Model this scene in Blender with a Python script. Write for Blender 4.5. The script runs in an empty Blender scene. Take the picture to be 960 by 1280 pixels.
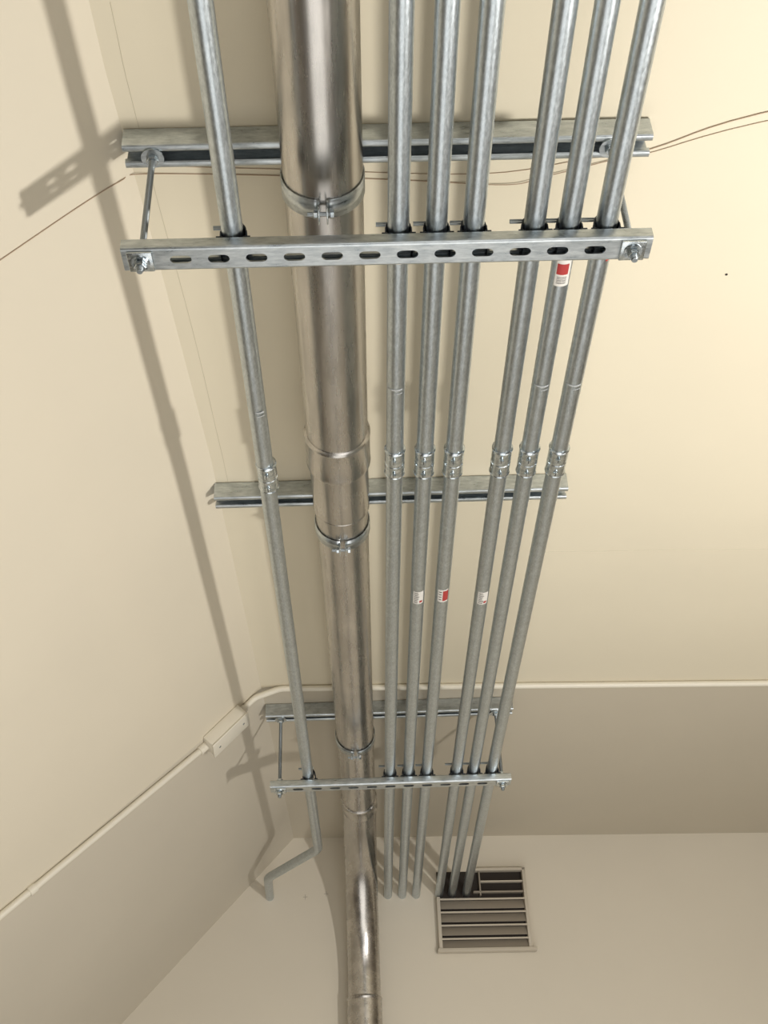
import bpy, bmesh, math, random
from mathutils import Vector, Matrix
random.seed(4)
scene=bpy.context.scene
scene.view_settings.view_transform='Standard'
COL=scene.collection
Zb=1.1651; Zs=1.3745; Zc=1.4155
# ---------------------------------------------------------------- materials
def srgb(r,g,b):
    f=lambda c:(c/255/12.92) if c/255<=0.04045 else ((c/255+0.055)/1.055)**2.4
    return (f(r),f(g),f(b),1)
def newmat(name):
    m=bpy.data.materials.new(name); m.use_nodes=True
    nt=m.node_tree; b=nt.nodes['Principled BSDF']; return m,nt,b
def N(nt,t,**k):
    n=nt.nodes.new(t)
    for a,v in k.items(): setattr(n,a,v)
    return n
def metal(name,col_a,col_b,rough=(.3,.5),scale=(60,60,60),bump=.02,nscale=1.0,metallic=1.0,detail=6,mottle=None):
    m,nt,b=newmat(name)
    tc=N(nt,'ShaderNodeTexCoord'); mp=N(nt,'ShaderNodeMapping'); mp.inputs['Scale'].default_value=scale
    nt.links.new(tc.outputs['Object'],mp.inputs[0])
    no=N(nt,'ShaderNodeTexNoise'); no.inputs['Scale'].default_value=nscale; no.inputs['Detail'].default_value=detail; no.inputs['Roughness'].default_value=.65
    nt.links.new(mp.outputs[0],no.inputs['Vector'])
    cr=N(nt,'ShaderNodeValToRGB'); cr.color_ramp.elements[0].position=.32; cr.color_ramp.elements[1].position=.68
    cr.color_ramp.elements[0].color=col_a; cr.color_ramp.elements[1].color=col_b
    nt.links.new(no.outputs[0],cr.inputs[0])
    out=cr.outputs[0]
    if mottle:
        n2=N(nt,'ShaderNodeTexNoise'); n2.inputs['Scale'].default_value=mottle; n2.inputs['Detail'].default_value=5
        nt.links.new(tc.outputs['Object'],n2.inputs['Vector'])
        m2=N(nt,'ShaderNodeMapRange'); m2.inputs[1].default_value=.35; m2.inputs[2].default_value=.65; m2.inputs[3].default_value=.92; m2.inputs[4].default_value=1.02
        nt.links.new(n2.outputs[0],m2.inputs[0])
        vm=N(nt,'ShaderNodeVectorMath',operation='SCALE'); nt.links.new(out,vm.inputs[0]); nt.links.new(m2.outputs[0],vm.inputs['Scale']); out=vm.outputs[0]
    nt.links.new(out,b.inputs['Base Color'])
    mr=N(nt,'ShaderNodeMapRange'); mr.inputs[3].default_value=rough[0]; mr.inputs[4].default_value=rough[1]; mr.inputs[1].default_value=.3; mr.inputs[2].default_value=.7
    nt.links.new(no.outputs[0],mr.inputs[0]); nt.links.new(mr.outputs[0],b.inputs['Roughness'])
    b.inputs['Metallic'].default_value=metallic
    if bump:
        bp=N(nt,'ShaderNodeBump'); bp.inputs['Strength'].default_value=bump; bp.inputs['Distance'].default_value=.002
        nt.links.new(no.outputs[0],bp.inputs['Height']); nt.links.new(bp.outputs[0],b.inputs['Normal'])
    return m
EMT=metal('galvanised_conduit',srgb(180,189,195),srgb(212,220,225),(.30,.38),(420,130,420),.04,mottle=60)
STRUT=metal('galvanised_strut',srgb(174,182,187),srgb(216,222,225),(.26,.38),(40,160,160),.03,mottle=35)
ZINC=metal('zinc_plated',srgb(168,180,188),srgb(228,234,237),(.16,.32),(120,120,120),.05)
STEEL=metal('stainless_duct',srgb(180,177,173),srgb(210,206,201),(.23,.31),(30,4.0,30),.008,mottle=9)
DARKST=metal('dark_clamp_steel',srgb(40,44,50),srgb(85,90,98),(.3,.5),(90,90,90),.05)
THREAD,nt,b=newmat('threaded_rod_zinc')
b.inputs['Metallic'].default_value=1; b.inputs['Roughness'].default_value=.35; b.inputs['Base Color'].default_value=srgb(165,172,176)
tc=N(nt,'ShaderNodeTexCoord'); wv=N(nt,'ShaderNodeTexWave',bands_direction='Z'); wv.inputs['Scale'].default_value=110
nt.links.new(tc.outputs['Object'],wv.inputs[0]); bp=N(nt,'ShaderNodeBump'); bp.inputs['Distance'].default_value=.0015; bp.inputs['Strength'].default_value=.8
nt.links.new(wv.outputs[1],bp.inputs['Height']); nt.links.new(bp.outputs[0],b.inputs['Normal'])

def paint(name,col,col2=None,split=None,rough=.55,mott=.018,bumps=.10):
    """split=(a,b): second base colour where y - a*x > b"""
    m,nt,b=newmat(name)
    tc=N(nt,'ShaderNodeTexCoord')
    n1=N(nt,'ShaderNodeTexNoise'); n1.inputs['Scale'].default_value=2.2; n1.inputs['Detail'].default_value=4
    nt.links.new(tc.outputs['Object'],n1.inputs['Vector'])
    mr=N(nt,'ShaderNodeMapRange'); mr.inputs[1].default_value=.3; mr.inputs[2].default_value=.7; mr.inputs[3].default_value=1-mott; mr.inputs[4].default_value=1+mott
    nt.links.new(n1.outputs[0],mr.inputs[0])
    base=N(nt,'ShaderNodeMix',data_type='RGBA'); base.inputs[6].default_value=col; base.inputs[7].default_value=col2 or col
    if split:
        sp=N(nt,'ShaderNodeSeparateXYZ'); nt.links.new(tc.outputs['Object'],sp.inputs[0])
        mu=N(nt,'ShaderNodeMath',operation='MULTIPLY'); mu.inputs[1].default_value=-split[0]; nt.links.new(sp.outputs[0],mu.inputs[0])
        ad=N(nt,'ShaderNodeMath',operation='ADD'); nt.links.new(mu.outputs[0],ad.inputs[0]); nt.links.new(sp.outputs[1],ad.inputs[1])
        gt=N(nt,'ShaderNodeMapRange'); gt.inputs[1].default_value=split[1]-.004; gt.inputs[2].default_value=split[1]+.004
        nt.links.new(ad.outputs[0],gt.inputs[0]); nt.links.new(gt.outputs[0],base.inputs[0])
    else: base.inputs[0].default_value=0
    vm=N(nt,'ShaderNodeVectorMath',operation='SCALE'); nt.links.new(base.outputs[2],vm.inputs[0]); nt.links.new(mr.outputs[0],vm.inputs['Scale'])
    nt.links.new(vm.outputs[0],b.inputs['Base Color'])
    b.inputs['Roughness'].default_value=rough
    n2=N(nt,'ShaderNodeTexNoise'); n2.inputs['Scale'].default_value=140; n2.inputs['Detail'].default_value=3
    nt.links.new(tc.outputs['Object'],n2.inputs['Vector'])
    n3=N(nt,'ShaderNodeTexNoise'); n3.inputs['Scale'].default_value=5; n3.inputs['Detail'].default_value=2
    nt.links.new(tc.outputs['Object'],n3.inputs['Vector'])
    b1=N(nt,'ShaderNodeBump'); b1.inputs['Strength'].default_value=bumps; b1.inputs['Distance'].default_value=.001; nt.links.new(n2.outputs[0],b1.inputs['Height'])
    b2=N(nt,'ShaderNodeBump'); b2.inputs['Strength'].default_value=.22; b2.inputs['Distance'].default_value=.01; nt.links.new(n3.outputs[0],b2.inputs['Height'])
    nt.links.new(b1.outputs[0],b2.inputs['Normal']); nt.links.new(b2.outputs[0],b.inputs['Normal'])
    return m
CEIL=paint('ceiling_paint',srgb(221,212,190),srgb(197,188,170),(.045,2.985))  # darker base colour beyond the raceway line
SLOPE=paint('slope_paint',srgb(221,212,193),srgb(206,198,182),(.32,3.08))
WALL=paint('wall_paint',srgb(218,210,194))
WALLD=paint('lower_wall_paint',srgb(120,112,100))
FLOORM=paint('concrete_floor',srgb(150,150,150),rough=.5)
def plain(name,col,rough=.5,met=0.):
    m,nt,b=newmat(name); b.inputs['Base Color'].default_value=col; b.inputs['Roughness'].default_value=rough; b.inputs['Metallic'].default_value=met
    tc=N(nt,'ShaderNodeTexCoord'); n=N(nt,'ShaderNodeTexNoise'); n.inputs['Scale'].default_value=60
    nt.links.new(tc.outputs['Object'],n.inputs['Vector']); bp=N(nt,'ShaderNodeBump'); bp.inputs['Strength'].default_value=.05; bp.inputs['Distance'].default_value=.001
    nt.links.new(n.outputs[0],bp.inputs['Height']); nt.links.new(bp.outputs[0],b.inputs['Normal']); return m
RACE=plain('raceway_paint',srgb(226,220,205),.4)
GRILLE=plain('grille_painted_metal',srgb(196,187,171),.45)
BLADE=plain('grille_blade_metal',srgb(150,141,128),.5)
DARK=plain('dark_void',srgb(50,44,40),.9)
HOLE=plain('hole_dark',srgb(50,44,40),.9)
CRACK=plain('crack_shade',srgb(202,194,173),.8)
WIREM=plain('wire_tan',srgb(175,152,130),.5)
PENCIL=plain('pencil_mark',srgb(160,152,140),.8)
WHITE=plain('sticker_white',srgb(215,212,206),.5)
RED=plain('sticker_red',srgb(165,52,50),.5)
BLACK=plain('print_black',srgb(45,42,42),.6)
SMUDGE=plain('scuff_grey',srgb(165,169,170),.7)
# ---------------------------------------------------------------- helpers
def empty(name,loc=(0,0,0)):
    e=bpy.data.objects.new(name,None); e.location=loc; e.empty_display_size=.05; COL.objects.link(e); return e
def link(o,parent):
    COL.objects.link(o)
    if parent:
        bpy.context.view_layer.update()
        o.parent=parent; o.matrix_parent_inverse=parent.matrix_world.inverted()
    return o
def mesh(name,vs,fs,mat,parent=None,smooth=False,recalc=True):
    me=bpy.data.meshes.new(name); me.from_pydata([tuple(v) for v in vs],[],fs)
    if recalc:
        bm=bmesh.new(); bm.from_mesh(me); bmesh.ops.recalc_face_normals(bm,faces=bm.faces); bm.to_mesh(me); bm.free()
    for m in (mat if isinstance(mat,list) else [mat]): me.materials.append(m)
    if smooth:
        for p in me.polygons: p.use_smooth=True
    o=bpy.data.objects.new(name,me); return link(o,parent)
def autosmooth(o,ang=35):
    me=o.data
    bm=bmesh.new(); bm.from_mesh(me)
    for e in bm.edges:
        if len(e.link_faces)==2: e.smooth = e.calc_face_angle(0)<math.radians(ang)
    for f in bm.faces: f.smooth=True
    bm.to_mesh(me); bm.free()
def box(name,c,s,mat,parent=None,rot=None,bev=0):
    bm=bmesh.new(); bmesh.ops.create_cube(bm,size=1)
    bmesh.ops.scale(bm,vec=s,verts=bm.verts)
    if bev: bmesh.ops.bevel(bm,geom=bm.edges[:],offset=bev,segments=3,profile=.5,affect='EDGES')
    if rot is not None: bmesh.ops.transform(bm,matrix=rot.to_4x4(),verts=bm.verts)
    bmesh.ops.translate(bm,vec=c,verts=bm.verts)
    me=bpy.data.meshes.new(name); bm.to_mesh(me); bm.free(); me.materials.append(mat)
    o=bpy.data.objects.new(name,me); link(o,parent)
    if bev: autosmooth(o,50)
    return o
def sweep(name,pts,radii,mat,parent=None,seg=32,caps=True,up=Vector((0,0,1)),ang=35):
    pts=[Vector(p) for p in pts]
    if not hasattr(radii,'__len__'): radii=[radii]*len(pts)
    vs=[];fs=[]
    T=[]
    for i in range(len(pts)):
        a=pts[max(i-1,0)];c=pts[min(i+1,len(pts)-1)]; T.append((c-a).normalized())
    n=up-T[0]*up.dot(T[0])
    if n.length<.1: n=Vector((1,0,0))-T[0]*T[0].x
    n.normalize()
    for i,p in enumerate(pts):
        n=(n-T[i]*n.dot(T[i])).normalized(); bnm=T[i].cross(n)
        for k in range(seg):
            a=2*math.pi*(k+.5)/seg; vs.append(p+(n*math.cos(a)+bnm*math.sin(a))*radii[i])
    for i in range(len(pts)-1):
        for k in range(seg):
            k2=(k+1)%seg; fs.append((i*seg+k,i*seg+k2,(i+1)*seg+k2,(i+1)*seg+k))
    if caps:
        fs.append(tuple(range(seg-1,-1,-1))); fs.append(tuple((len(pts)-1)*seg+k for k in range(seg)))
    o=mesh(name,vs,fs,mat,parent); autosmooth(o,ang); return o
def fillet(path,r,n=8):
    P=[Vector(p) for p in path]; out=[P[0]]
    for i in range(1,len(P)-1):
        a=(P[i-1]-P[i]).normalized(); c=(P[i+1]-P[i]).normalized(); th=a.angle(c)
        rr=r[i-1] if hasattr(r,'__len__') else r
        d=rr/math.tan(th/2); d=min(d,(P[i-1]-P[i]).length*.49,(P[i+1]-P[i]).length*.49); rr=d*math.tan(th/2)
        cen=P[i]+(a+c).normalized()*(rr/math.sin(th/2)); s=P[i]+a*d-cen; e=P[i]+c*d-cen
        tot=s.angle(e); ax=s.cross(e).normalized()
        for k in range(n+1): out.append(cen+Matrix.Rotation(tot*k/n,3,ax)@s)
    out.append(P[-1]); return out
def hexnut(name,c,axis,af,h,mat,parent):
    ax=Vector(axis).normalized(); c=Vector(c); R=af/2/math.cos(math.pi/6)
    return sweep(name,[c-ax*h/2,c-ax*h*.38,c+ax*h*.38,c+ax*h/2],[R*.88,R,R,R*.88],mat,parent,seg=6,up=Vector((0,1,.01)),ang=20)
def disc(name,c,axis,r,h,mat,parent,seg=32):
    ax=Vector(axis).normalized(); c=Vector(c)
    return sweep(name,[c-ax*h/2,c+ax*h/2],r,mat,parent,seg=seg)
def channel_lines(W,H,slotted):
    w=W/2-.00125; h0=.00125; h1=H-.00125; lip=.0095; curl=.0075
    def arcpt(cx,cz,r,a0,a1,n=5):
        return [(cx+r*math.cos(math.radians(a0+(a1-a0)*i/n)),cz+r*math.sin(math.radians(a0+(a1-a0)*i/n))) for i in range(n+1)]
    r=.003
    left=[(-w+lip,h1-curl)]+arcpt(-w+lip-r*.8,h1-r*.8,r*.8,0,90)+arcpt(-w+r,h1-r,r,90,180)+arcpt(-w+r,h0+r,r,180,270)
    right=[(-x,z) for x,z in left]
    if slotted: return [left,right]
    return [left+right[::-1]]
def make_strut(name,x0,x1,yc,zbase,H,mat,parent,open_down=False,slots=None,tilt=0.):
    W=.0413
    objs=[]
    for line in channel_lines(W,H,slots is not None):
        if open_down: line=[(y,H-z) for y,z in line]
        vs=[];fs=[]
        for x in (x0,x1):
            for y,z in line: vs.append((x,yc+y,zbase+z))
        n=len(line)
        for i in range(n-1): fs.append((i,i+1,n+i+1,n+i))
        o=mesh('flange',vs,fs,mat,None); 
        md=o.modifiers.new('s','SOLIDIFY'); md.thickness=.0025; md.offset=0; objs.append(o)
    if slots is not None:
        cu=bpy.data.curves.new('web','CURVE'); cu.dimensions='2D'; cu.fill_mode='BOTH'; cu.extrude=.00125
        def add(pts):
            s=cu.splines.new('POLY'); s.points.add(len(pts)-1)
            for q,p in zip(s.points,pts): q.co=(p[0],p[1],0,1)
            s.use_cyclic_u=True
        hw=W/2-.00415
        add([(x0,yc-hw),(x1,yc-hw),(x1,yc+hw),(x0,yc+hw)])
        for sx in slots:
            L=.0145-.007; pts=[]
            for k in range(9): a=-math.pi/2+math.pi*k/8; pts.append((sx+L+.007*math.cos(a),yc+.007*math.sin(a)))
            for k in range(9): a=math.pi/2+math.pi*k/8; pts.append((sx-L+.007*math.cos(a),yc+.007*math.sin(a)))
            add(pts)
        co=bpy.data.objects.new('web',cu); COL.objects.link(co); co.location.z=zbase+.00125
        objs.append(co)
    bpy.context.view_layer.update()
    dg=bpy.context.evaluated_depsgraph_get()
    bm=bmesh.new()
    for o in objs:
        me=bpy.data.meshes.new_from_object(o.evaluated_get(dg)); me.transform(o.matrix_world); bm.from_mesh(me)
    for o in objs: bpy.data.objects.remove(o)
    me=bpy.data.meshes.new(name); bm.to_mesh(me); bm.free(); me.materials.clear(); me.materials.append(mat)
    for p in me.polygons: p.material_index=0
    ob=bpy.data.objects.new(name,me); link(ob,parent); autosmooth(ob,40)
    return ob
# ---------------------------------------------------------------- room shell
crease=[(-3.0,-.36),(0,-.345),(.6,-.338),(1.0,-.334),(1.37,-.317),(1.9,-.298),(2.95,-.288),(4.265,-.278)]
def farY(x): return 4.284+.0667*x
XR=2.6; YB=-3.0; ZF=-1.6
drop=1.2; k=math.tan(math.radians(47.7))
vs=[];fs=[]
for y,x in crease:
    yy=y if y<4.2 else farY(x)
    vs.append((x,yy,Zc)); vs.append((XR,y if y<4.2 else farY(XR),Zc))
for i in range(len(crease)-1): fs.append((2*i,2*i+1,2*i+3,2*i+2))
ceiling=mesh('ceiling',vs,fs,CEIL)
vs=[];fs=[]
for y,x in crease:
    yy=y if y<4.2 else farY(x)
    vs.append((x,yy,Zc)); x2=x-drop; vs.append((x2,y if y<4.2 else farY(x2),Zc-drop*k))
for i in range(len(crease)-1): fs.append((2*i,2*i+1,2*i+3,2*i+2))
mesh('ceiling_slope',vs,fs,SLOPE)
def quad(name,pts,mat): return mesh(name,pts,[(0,1,2,3)],mat)
XL=-1.52
mesh('wall_far',[(XL,farY(XL),ZF),(XR,farY(XR),ZF),(XR,farY(XR),Zc),(-.278,farY(-.278),Zc),(-.278-drop,farY(-.278-drop),Zc-drop*k),(XL,farY(XL),Zc-drop*k)],[(0,1,2,3,4,5)],WALL)
zl=Zc-drop*k
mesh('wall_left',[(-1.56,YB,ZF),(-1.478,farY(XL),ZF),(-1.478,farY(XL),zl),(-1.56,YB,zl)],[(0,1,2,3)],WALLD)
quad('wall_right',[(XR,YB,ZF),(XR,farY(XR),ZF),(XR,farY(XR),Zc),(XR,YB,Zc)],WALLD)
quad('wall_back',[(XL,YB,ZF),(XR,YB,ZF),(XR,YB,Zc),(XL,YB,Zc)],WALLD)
quad('floor',[(XL,YB,ZF),(XR,YB,ZF),(XR,farY(XR),ZF),(XL,farY(XL),ZF)],FLOORM)

# ---------------------------------------------------------------- ceiling struts
y1,y2,y3=1.118,2.006,3.102
for (x0,x1,y) in [(-.326,.438,y1),(-.300,.433,y2),(-.284,.421,y3)]:
    root=make_strut('ceiling_strut_channel',x0,x1,y,Zs,Zc-Zs-.0005,STRUT,None,open_down=True)
# ---------------------------------------------------------------- trapeze hangers
def hanger(x0,x1,y,rods,slot0):
    root=empty('trapeze_hanger',(0,y,Zb))
    n0=math.ceil((x0+.016-slot0)/.0508); n1=math.floor((x1-.016-slot0)/.0508)
    sl=[slot0+.0508*i for i in range(n0,n1+1)]
    make_strut('strut_bar',x0,x1,y,Zb,.021,STRUT,root,slots=sl)
    for i,x in enumerate(rods):
        sweep('threaded_rod_%d'%(i+1),[(x,y,Zb-.022),(x,y,Zb-.020),(x,y,Zs+.02)],[.0038,.0047,.0047],THREAD,root,seg=20)
        box('square_washer_%d'%(i+1),(x,y,Zb-.0022),(.034,.034,.004),ZINC,root,bev=.001)
        disc('round_washer_%d'%(i+1),(x,y,Zb-.0052),(0,0,1),.0125,.002,ZINC,root)
        hexnut('nut_low_%d'%(i+1),(x,y,Zb-.0105),(0,0,1),.0145,.008,ZINC,root)
        hexnut('nut_mid_%d'%(i+1),(x,y,Zb+.027),(0,0,1),.0145,.008,ZINC,root)
        disc('washer_top_%d'%(i+1),(x,y,Zs-.0015),(0,0,1),.0165,.003,STRUT,root)
        hexnut('nut_top_%d'%(i+1),(x,y,Zs-.0070),(0,0,1),.0155,.008,ZINC,root)
    return root
hanger(-.309,.404,y1,(-.2845,.3785),-.2310)
hanger(-.267,.396,y3,(-.2420,.3722),-.2420+.0508)
# ---------------------------------------------------------------- conduits
rp=.0148; zp=Zb+.021+rp+.001
XC=[-.1602,.0627,.1143,.1648,.2476,.2948,.3461]
def patch(name,x,y,r,a0,a1,L,mat,parent):
    """curved sticker on conduit; angles measured from straight down (deg), + = toward +x"""
    vs=[];fs=[];n=10
    for j in (0,1):
        for i in range(n+1):
            a=math.radians(a0+(a1-a0)*i/n); vs.append((x+r*math.sin(a),y+(j-.5)*L,zp-r*math.cos(a)))
    for i in range(n): fs.append((i,i+1,n+1+i+1,n+1+i))
    return mesh(name,vs,fs,mat,parent,smooth=True)
def sticker(x,y,kind,parent,L=.05):
    r=rp+.0004
    patch('label',x,y,r,-40,45,L,WHITE,parent)
    if kind=='bar':
        for i in range(9):
            patch('label_bar',x,y-.4*L+.8*L*i/8,r+.0002,-30,-30+random.choice([28,34,40]),L*.035,BLACK,parent)
        patch('label_line',x,y+.32*L,r+.0002,12,36,L*.16,RED,parent)
    elif kind=='red':
        patch('label_red',x,y,r+.0002,0,45,L*.8,RED,parent)
        for i in range(4): patch('label_bar',x,y-.3*L+.2*L*i,r+.0002,-32,-8,L*.05,BLACK,parent)
    else:
        patch('label_red',x,y-.05*L,r+.0002,-34,30,L*.34,RED,parent)
        for i in range(5): patch('label_bar',x,y+.20*L+.05*L*i,r+.0003,-28,25,L*.015,BLACK,parent)
for i,x in enumerate(XC):
    root=empty('steel_conduit',(x,2.0,zp))
    if i==0:
        path=fillet([(x,-.6,zp),(x-.004,3.735,zp),(-.350,4.03,zp),(-.362,farY(-.36)+.01,zp)],[.09,.09],10)
        sweep('pipe',path,rp,EMT,root,seg=32)
    else:
        sweep('pipe',[(x,-.6,zp),(x,1.,zp),(x,2.5,zp),(x,farY(x)+(.03 if i<4 else .06),zp)],rp,EMT,root,seg=32)
    yc=1.668 if i==0 else 1.634+.0015*i
    sweep('coupling',[(x,yc-.036,zp),(x,yc-.035,zp),(x,yc-.003,zp),(x,yc-.002,zp),(x,yc+.002,zp),(x,yc+.003,zp),(x,yc+.035,zp),(x,yc+.036,zp)],
          [rp+.0006,.0173,.0173,.0163,.0163,.0173,.0173,rp+.0006],ZINC,root,seg=32,ang=20)
    for j,dy in enumerate((-.019,.019)):
        for q,aa in enumerate((-8,)):
            a=math.radians(aa+(8 if i==0 else 0)); d=Vector((math.sin(a),0,-math.cos(a)))
            c=Vector((x,yc+dy,zp))+d*.0195
            disc('set_screw_%d'%(j+1),c,d,.0042,.005,ZINC,root,seg=20)
            box('screw_slot_%d'%(j+1),c+d*.0026,(.0012,.007,.0008),BLACK,root)
        sweep('coupling_bead_%d'%(j+1),[(x,yc+dy*1.75-.002,zp),(x,yc+dy*1.75,zp),(x,yc+dy*1.75+.002,zp)],[.0173,.0183,.0173],ZINC,root,seg=32,caps=False)
    # strut clamps on the trapeze bars
    for j,y in enumerate((y1,y3)):
        pts=[]
        prof=[]
        R=rp+.0015
        prof.append((-R-.001,zp-rp-.012)); prof.append((-R-.001,zp-.002))
        for q in range(0,13):
            a=math.pi-math.pi*q/12; prof.append((R*math.cos(a),zp+R*math.sin(a)))
        prof.append((R+.001,zp-.002)); prof.append((R+.001,zp-rp-.012))
        vs=[];fs=[];n=len(prof)
        for yy in (y-.016,y+.016):
            for px,pz in prof: vs.append((x+px,yy,pz))
        for q in range(n-1): fs.append((q,q+1,n+q+1,n+q))
        o=mesh('strut_clamp_%d'%(j+1),vs,fs,DARKST,root); md=o.modifiers.new('s','SOLIDIFY'); md.thickness=.002; md.offset=0; autosmooth(o,40)
        zz=zp+rp+.0075
        for s in (-1,1): box('clamp_ear_%d'%(j+1),(x+s*.004,y,zz),(.002,.028,.014),DARKST,root)
        sweep('clamp_bolt_%d'%(j+1),[(x-.030,y,zz),(x+.010,y,zz)],.0032,THREAD,root,seg=16)
        hexnut('clamp_bolt_head_%d'%(j+1),(x+.009,y,zz),(1,0,0),.010,.005,ZINC,root)
        # flared feet gripping the strut lips
        for s in (-1,1):
            box('clamp_foot_%d'%(j+1),(x+s*.0185,y,Zb+.0225),(.009,.036,.003),DARKST,root)
    if i==2: sticker(x,2.095,'bar',root)
    if i==3: sticker(x,2.090,'red',root)
    if i==4: sticker(x,2.105,'bar',root)
    if i==5: sticker(x,1.178,'side',root,.06)
    if i==6: patch('label_red',x,1.150,rp+.0004,25,60,.025,RED,root)
    if i==1: patch('label',x,1.148,rp+.0004,-30,30,.02,WHITE,root)
    for (ii,yy) in [(0,1.478),(1,1.43),(5,1.43),(6,1.43)]:
        if ii==i:
            patch('tape_scuff',x,yy,rp+.0004,-60,40,.004,SMUDGE,root)
            patch('tape_scuff_thin',x+.0001,yy+.009,rp+.0004,-10,40,.002,SMUDGE,root)
# ---------------------------------------------------------------- duct
root=empty('steel_duct_pipe',(-.038,2.0,1.31))
def dx(y): return -.0395+ (.013*(max(0,y-1.4))/2.6)
prof=[(-.6,.0570),(1.0,.0570),(1.690,.0565),(1.692,.0600),(1.697,.0612),(1.702,.0600),(1.775,.0598),(1.780,.0608),(1.785,.0598),(1.787,.0560),(1.93,.0555),(1.932,.0562),(1.936,.0562),(1.938,.0530),(2.5,.0525),(3.590,.0522),(3.592,.0560),(3.597,.0575),(3.602,.0562),(3.66,.0562),(3.665,.0575),(3.670,.0565),(3.672,.0560)]
pts=[];rad=[]
for y,r in prof:
    pts.append((dx(y),y,Zs-.002-.0565 if y<1.8 else Zs-.002-.0545)); rad.append(r)
sweep('duct_run',pts,rad,STEEL,root,seg=72,ang=25)
zd=Zs-.002-.0545
xw=-.030
R=.42; yv=farY(xw)-.069
ep=[Vector((dx(3.67),3.672,zd)),Vector((xw,yv-R,zd))]
for q in range(1,41):
    a=math.pi/2*q/40; ep.append(Vector((xw,yv-R+R*math.sin(a),zd-R+R*math.cos(a))))
ep.append(Vector((xw,yv,.835)))
sweep('duct_elbow',ep,[.0555]*len(ep),STEEL,root,seg=72)
sweep('duct_drop',[(xw,yv,.86),(xw,yv,.842),(xw,yv,.840),(xw,yv,.836),(xw,yv,.832),(xw,yv,.830),(xw,yv,ZF+.002)],[.0556,.0560,.0590,.0610,.0595,.0585,.0585],STEEL,root,seg=72,ang=25)
def duct_clamp(y,idx):
    r=(.0565 if y<1.5 else .0532)+.0012; x=dx(y); z=Zs-.002-(.0565 if y<1.8 else .0545)
    n=48; gap=math.radians(5)
    vs=[];fs=[]
    for yy in (y-.016,y+.016):
        for q in range(n+1):
            a=-math.pi/2+gap+(2*math.pi-2*gap)*q/n; vs.append((x+r*math.cos(a),yy,z+r*math.sin(a)))
    for q in range(n): fs.append((q,q+1,n+1+q+1,n+1+q))
    o=mesh('clamp_band_%d'%idx,vs,fs,STRUT,root); md=o.modifiers.new('s','SOLIDIFY'); md.thickness=.002; md.offset=1; autosmooth(o,40)
    for s in (-1,1):
        box('clamp_ear_%d'%idx,(x+s*.0058,y,z-r-.008),(.0024,.026,.020),ZINC,root,bev=.0006)
        box('clamp_hook_%d'%idx,(x+s*.026,y,Zs+.006),(.003,.030,.014),ZINC,root)
    zz=z-r-.011
    sweep('clamp_bolt_%d'%idx,[(x-.022,y,zz),(x+.013,y,zz)],.0032,THREAD,root,seg=16)
    hexnut('bolt_head_%d'%idx,(x+.0125,y,zz),(1,0,0),.0115,.006,ZINC,root)
    hexnut('bolt_nut_%d'%idx,(x-.0105,y,zz),(1,0,0),.011,.006,ZINC,root)
for i,y in enumerate((y1,y2,y3)): duct_clamp(y,i+1)
# ---------------------------------------------------------------- surface raceway / conduit with box
root=empty('surface_raceway',(-.4,2.96,1.3))
rr=.0085
nS=Vector((k,0,-1)).normalized()          # slope surface normal pointing into room
def S(x,y,off=0.):
    for (ya,xa),(yb,xb) in zip(crease[:-1],crease[1:]):
        if ya<=y<=yb: cx=xa+(xb-xa)*(y-ya)/(yb-ya)
    return Vector((x,y,Zc-(cx-x)*k))+nS*off
path=[(XR-.01,2.970+.045*(XR+.26),Zc-rr),(.32,2.991,Zc-rr),(-.235,2.968,Zc-rr),S(-.312,2.968,rr+.002),S(-.352,2.970,rr)]
path=[Vector(p) for p in path]
sweep('conduit_upper',fillet(path,[.2,.07,.05],6),rr,RACE,root,seg=20)
a=S(-.350,2.970,.018); bb=S(-.436,2.962,.018)
bx=(a-bb).normalized(); bz=nS; by=bz.cross(bx); M=Matrix((bx,by,bz)).transposed()
box('junction_box',(a+bb)/2,((a-bb).length*1.02,.068,.036),RACE,root,rot=M,bev=.003)
box('junction_box_cover',(a+bb)/2+nS*.0205,((a-bb).length*1.05,.072,.004),RACE,root,rot=M,bev=.0012)
for s in (-1,1): disc('cover_screw',(a+bb)/2+nS*.0232+bx*s*.045,nS,.0035,.0015,ZINC,root,seg=14)
e1=S(-.446,2.964,rr); e2=S(-.868,2.802,rr); e3=S(-1.3,2.64,rr)
sweep('conduit_lower',[e1,e2,e3],rr,RACE,root,seg=20)
sweep('box_hub_low',[S(-.434,2.966,rr),S(-.454,2.960,rr)],rr+.004,RACE,root,seg=20)
sweep('box_hub_high',[S(-.352,2.970,rr),S(-.338,2.970,rr)],rr+.004,RACE,root,seg=20)
c=e1.lerp(e2,.87); d=(e2-e1).normalized()
sweep('conduit_strap',[c-d*.010,c+d*.010],rr+.003,RACE,root,seg=20)
by=nS.cross(d); M2=Matrix((d,by,nS)).transposed()
box('strap_foot',c+by*.016-nS*.006,(.02,.022,.003),RACE,root,rot=M2,bev=.001)
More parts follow.
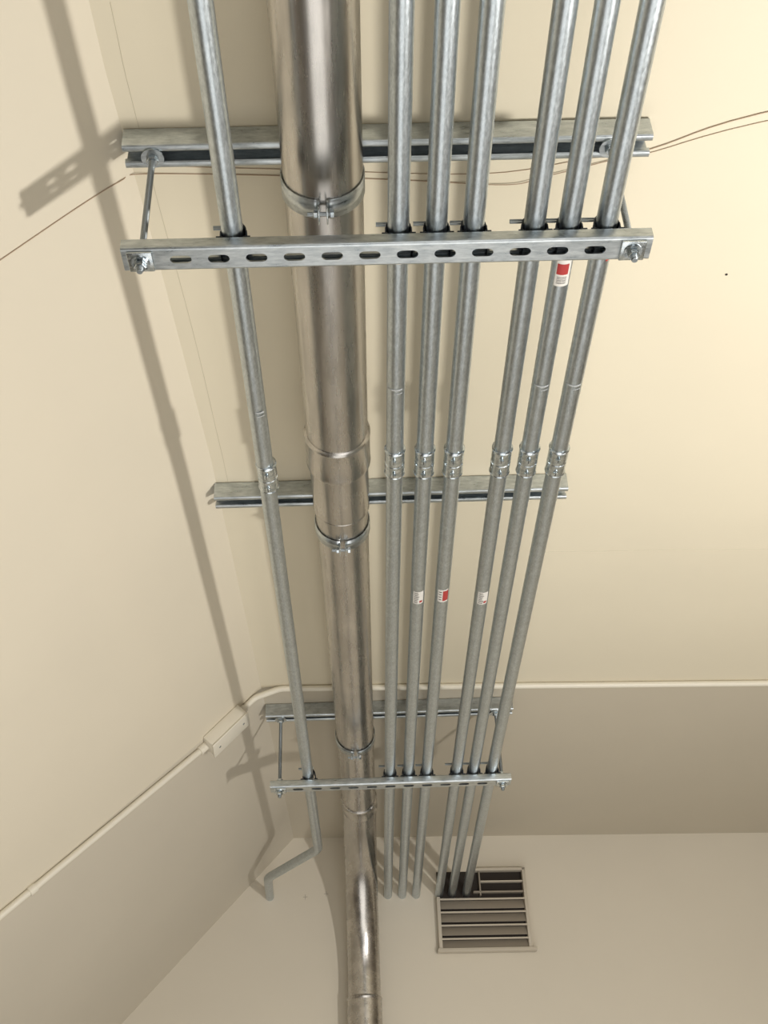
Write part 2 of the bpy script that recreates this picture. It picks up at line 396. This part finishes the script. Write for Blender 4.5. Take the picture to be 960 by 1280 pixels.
# ---------------------------------------------------------------- vent grille
root=empty('vent_grille',(.4,farY(.4),1.14))
gx0,gx1,gz0,gz1=.236,.567,.998,1.288; gy=farY(.4)
rotg=Matrix.Rotation(math.atan(.0667),3,'Z')
def gb(name,x0,x1,z0,z1,y0,y1,mat,rx=0):
    c=Vector(((x0+x1)/2,0,(z0+z1)/2)); c.y=farY(c.x)+(y0+y1)/2
    return box(name,c,(x1-x0,y1-y0,z1-z0),mat,root,rot=rotg@Matrix.Rotation(rx,3,'X'),bev=.0008)
gb('opening',gx0+.006,gx1-.006,gz0+.006,gz1-.006,-.0022,-.0012,DARK)
gb('frame_left',gx0,gx0+.012,gz0,1.185,-.030,-.002,GRILLE)
gb('frame_right',gx1-.012,gx1,gz0,gz1,-.030,-.002,GRILLE)
gb('frame_top',.372,gx1,gz1-.010,gz1,-.030,-.002,GRILLE)
gb('frame_bottom',gx0-.006,gx1+.016,gz0-.004,gz0+.008,-.034,-.002,GRILLE)
for i in range(4):
    z=1.160-.046*i
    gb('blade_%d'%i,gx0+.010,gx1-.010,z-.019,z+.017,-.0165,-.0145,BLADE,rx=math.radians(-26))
    gb('blade_edge_%d'%i,gx0+.010,gx1-.010,z+.013,z+.019,-.031,-.0235,GRILLE)
gb('blade_short_1',.40,gx1-.010,1.238,1.243,-.024,-.004,GRILLE)
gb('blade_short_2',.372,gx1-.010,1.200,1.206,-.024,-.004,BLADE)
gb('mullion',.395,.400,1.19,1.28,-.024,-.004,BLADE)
# ---------------------------------------------------------------- thin low-voltage wire
root=empty('thin_cable',(0,1.2,1.41))
def wire(name,pts,r=.0008,mat=WIREM,par=None):
    P=[Vector(p) for p in pts]; out=[]
    for i in range(len(P)-1):
        p0=P[max(i-1,0)];p1=P[i];p2=P[i+1];p3=P[min(i+2,len(P)-1)]
        for q in range(6):
            t=q/6; out.append(.5*((2*p1)+(-p0+p2)*t+(2*p0-5*p1+4*p2-p3)*t*t+(-p0+3*p1-3*p2+p3)*t**3))
    out.append(P[-1]); sweep(name,out,r,mat,par or root,seg=8)
wire('wire_1',[S(-.62,1.170,.001),S(-.497,1.171,.001),S(-.40,1.172,.001),S(-.345,1.176,.002),(-.31,1.18,1.413),(-.10,1.19,1.414),(.10,1.205,1.414),(.24,1.215,1.412),(.30,1.20,1.412),(.45,1.155,1.414),(.60,1.095,1.414),(1.0,1.0,1.414)],.0008)
wire('wire_2',[(-.31,1.165,1.414),(-.1,1.178,1.4145),(.2,1.195,1.4145),(.36,1.17,1.4145),(.44,1.165,1.4145),(.60,1.112,1.4145),(1.0,1.02,1.4145)],.0006)
# ---------------------------------------------------------------- small marks
root=empty('ceiling_anchor_hole',(.631,1.421,Zc)); disc('hole',(.631,1.421,Zc-.0005),(0,0,1),.0022,.001,HOLE,root,seg=16)
root=empty('drywall_cracks',(0,1.4,Zc))
def cx_at(y):
    for (ya,xa),(yb,xb) in zip(crease[:-1],crease[1:]):
        if ya<=y<=yb: return xa+(xb-xa)*(y-ya)/(yb-ya)
wire('crack_ceiling',[(cx_at(y)+.026+.0015*math.sin(y*9),y,Zc) for y in [.9+.05*i for i in range(24)]],.0006,CRACK)
wire('ceiling_seam',[(.42+.1*i,2.298+.002*math.sin(i*1.7)+.003*i,Zc) for i in range(20)],.0006,CRACK)
root=empty('pencil_marks',(-.2,4.26,1.2))
for (x,z) in [(-.235,1.20),(-.16,1.21)]:
    y=farY(x)-.0006
    box('cross_v',(x,y,z),(.0013,.0006,.018),PENCIL,root); box('cross_h',(x,y,z),(.016,.0006,.0013),PENCIL,root)
# ---------------------------------------------------------------- lights
def area(name,loc,target,size,power,col=(1,1,1),sizey=None):
    l=bpy.data.lights.new(name,'AREA'); l.energy=power; l.color=col; l.size=size
    if sizey: l.shape='RECTANGLE'; l.size_y=sizey
    o=bpy.data.objects.new(name,l); o.location=loc
    o.rotation_euler=(Vector(target)-Vector(loc)).to_track_quat('-Z','Y').to_euler(); COL.objects.link(o); return o
l=bpy.data.lights.new('work_lamp','POINT'); l.energy=108; l.shadow_soft_size=.045; l.color=(1,.965,.905)
o=bpy.data.objects.new('work_lamp',l); o.location=(1.32,1.15,-.05); COL.objects.link(o)
l=bpy.data.lights.new('added_floor_fill','AREA'); l.shape='RECTANGLE'; l.size=1.7; l.size_y=4.2; l.energy=29; l.color=(1,.985,.95)  # added fill in place of floor bounce, also streaks the metal reflections
o=bpy.data.objects.new('added_floor_fill',l); o.location=(.2,1.6,-1.45); o.rotation_euler=(math.pi,0,0); COL.objects.link(o)
area('added_back_fill',(.6,-2.2,-.2),(.4,4,1.0),1.6,19,(1,.98,.95))  # added soft fill from behind the camera, not an actual fitting
w=bpy.data.worlds.new('world'); scene.world=w; w.use_nodes=True
w.node_tree.nodes['Background'].inputs[0].default_value=(.8,.78,.74,1); w.node_tree.nodes['Background'].inputs[1].default_value=.3
# ---------------------------------------------------------------- camera
cam=bpy.data.cameras.new('camera'); co=bpy.data.objects.new('camera',cam); COL.objects.link(co)
cam.sensor_fit='VERTICAL'; cam.sensor_height=36; cam.lens=36*1462.7/1280; cam.clip_start=.02
Rm=Matrix.Rotation(-.0247,3,'Z')@Matrix.Rotation(math.pi/2+.5896,3,'X')@Matrix.Rotation(-.0415,3,'Z')
co.matrix_world=Rm.to_4x4(); scene.camera=co
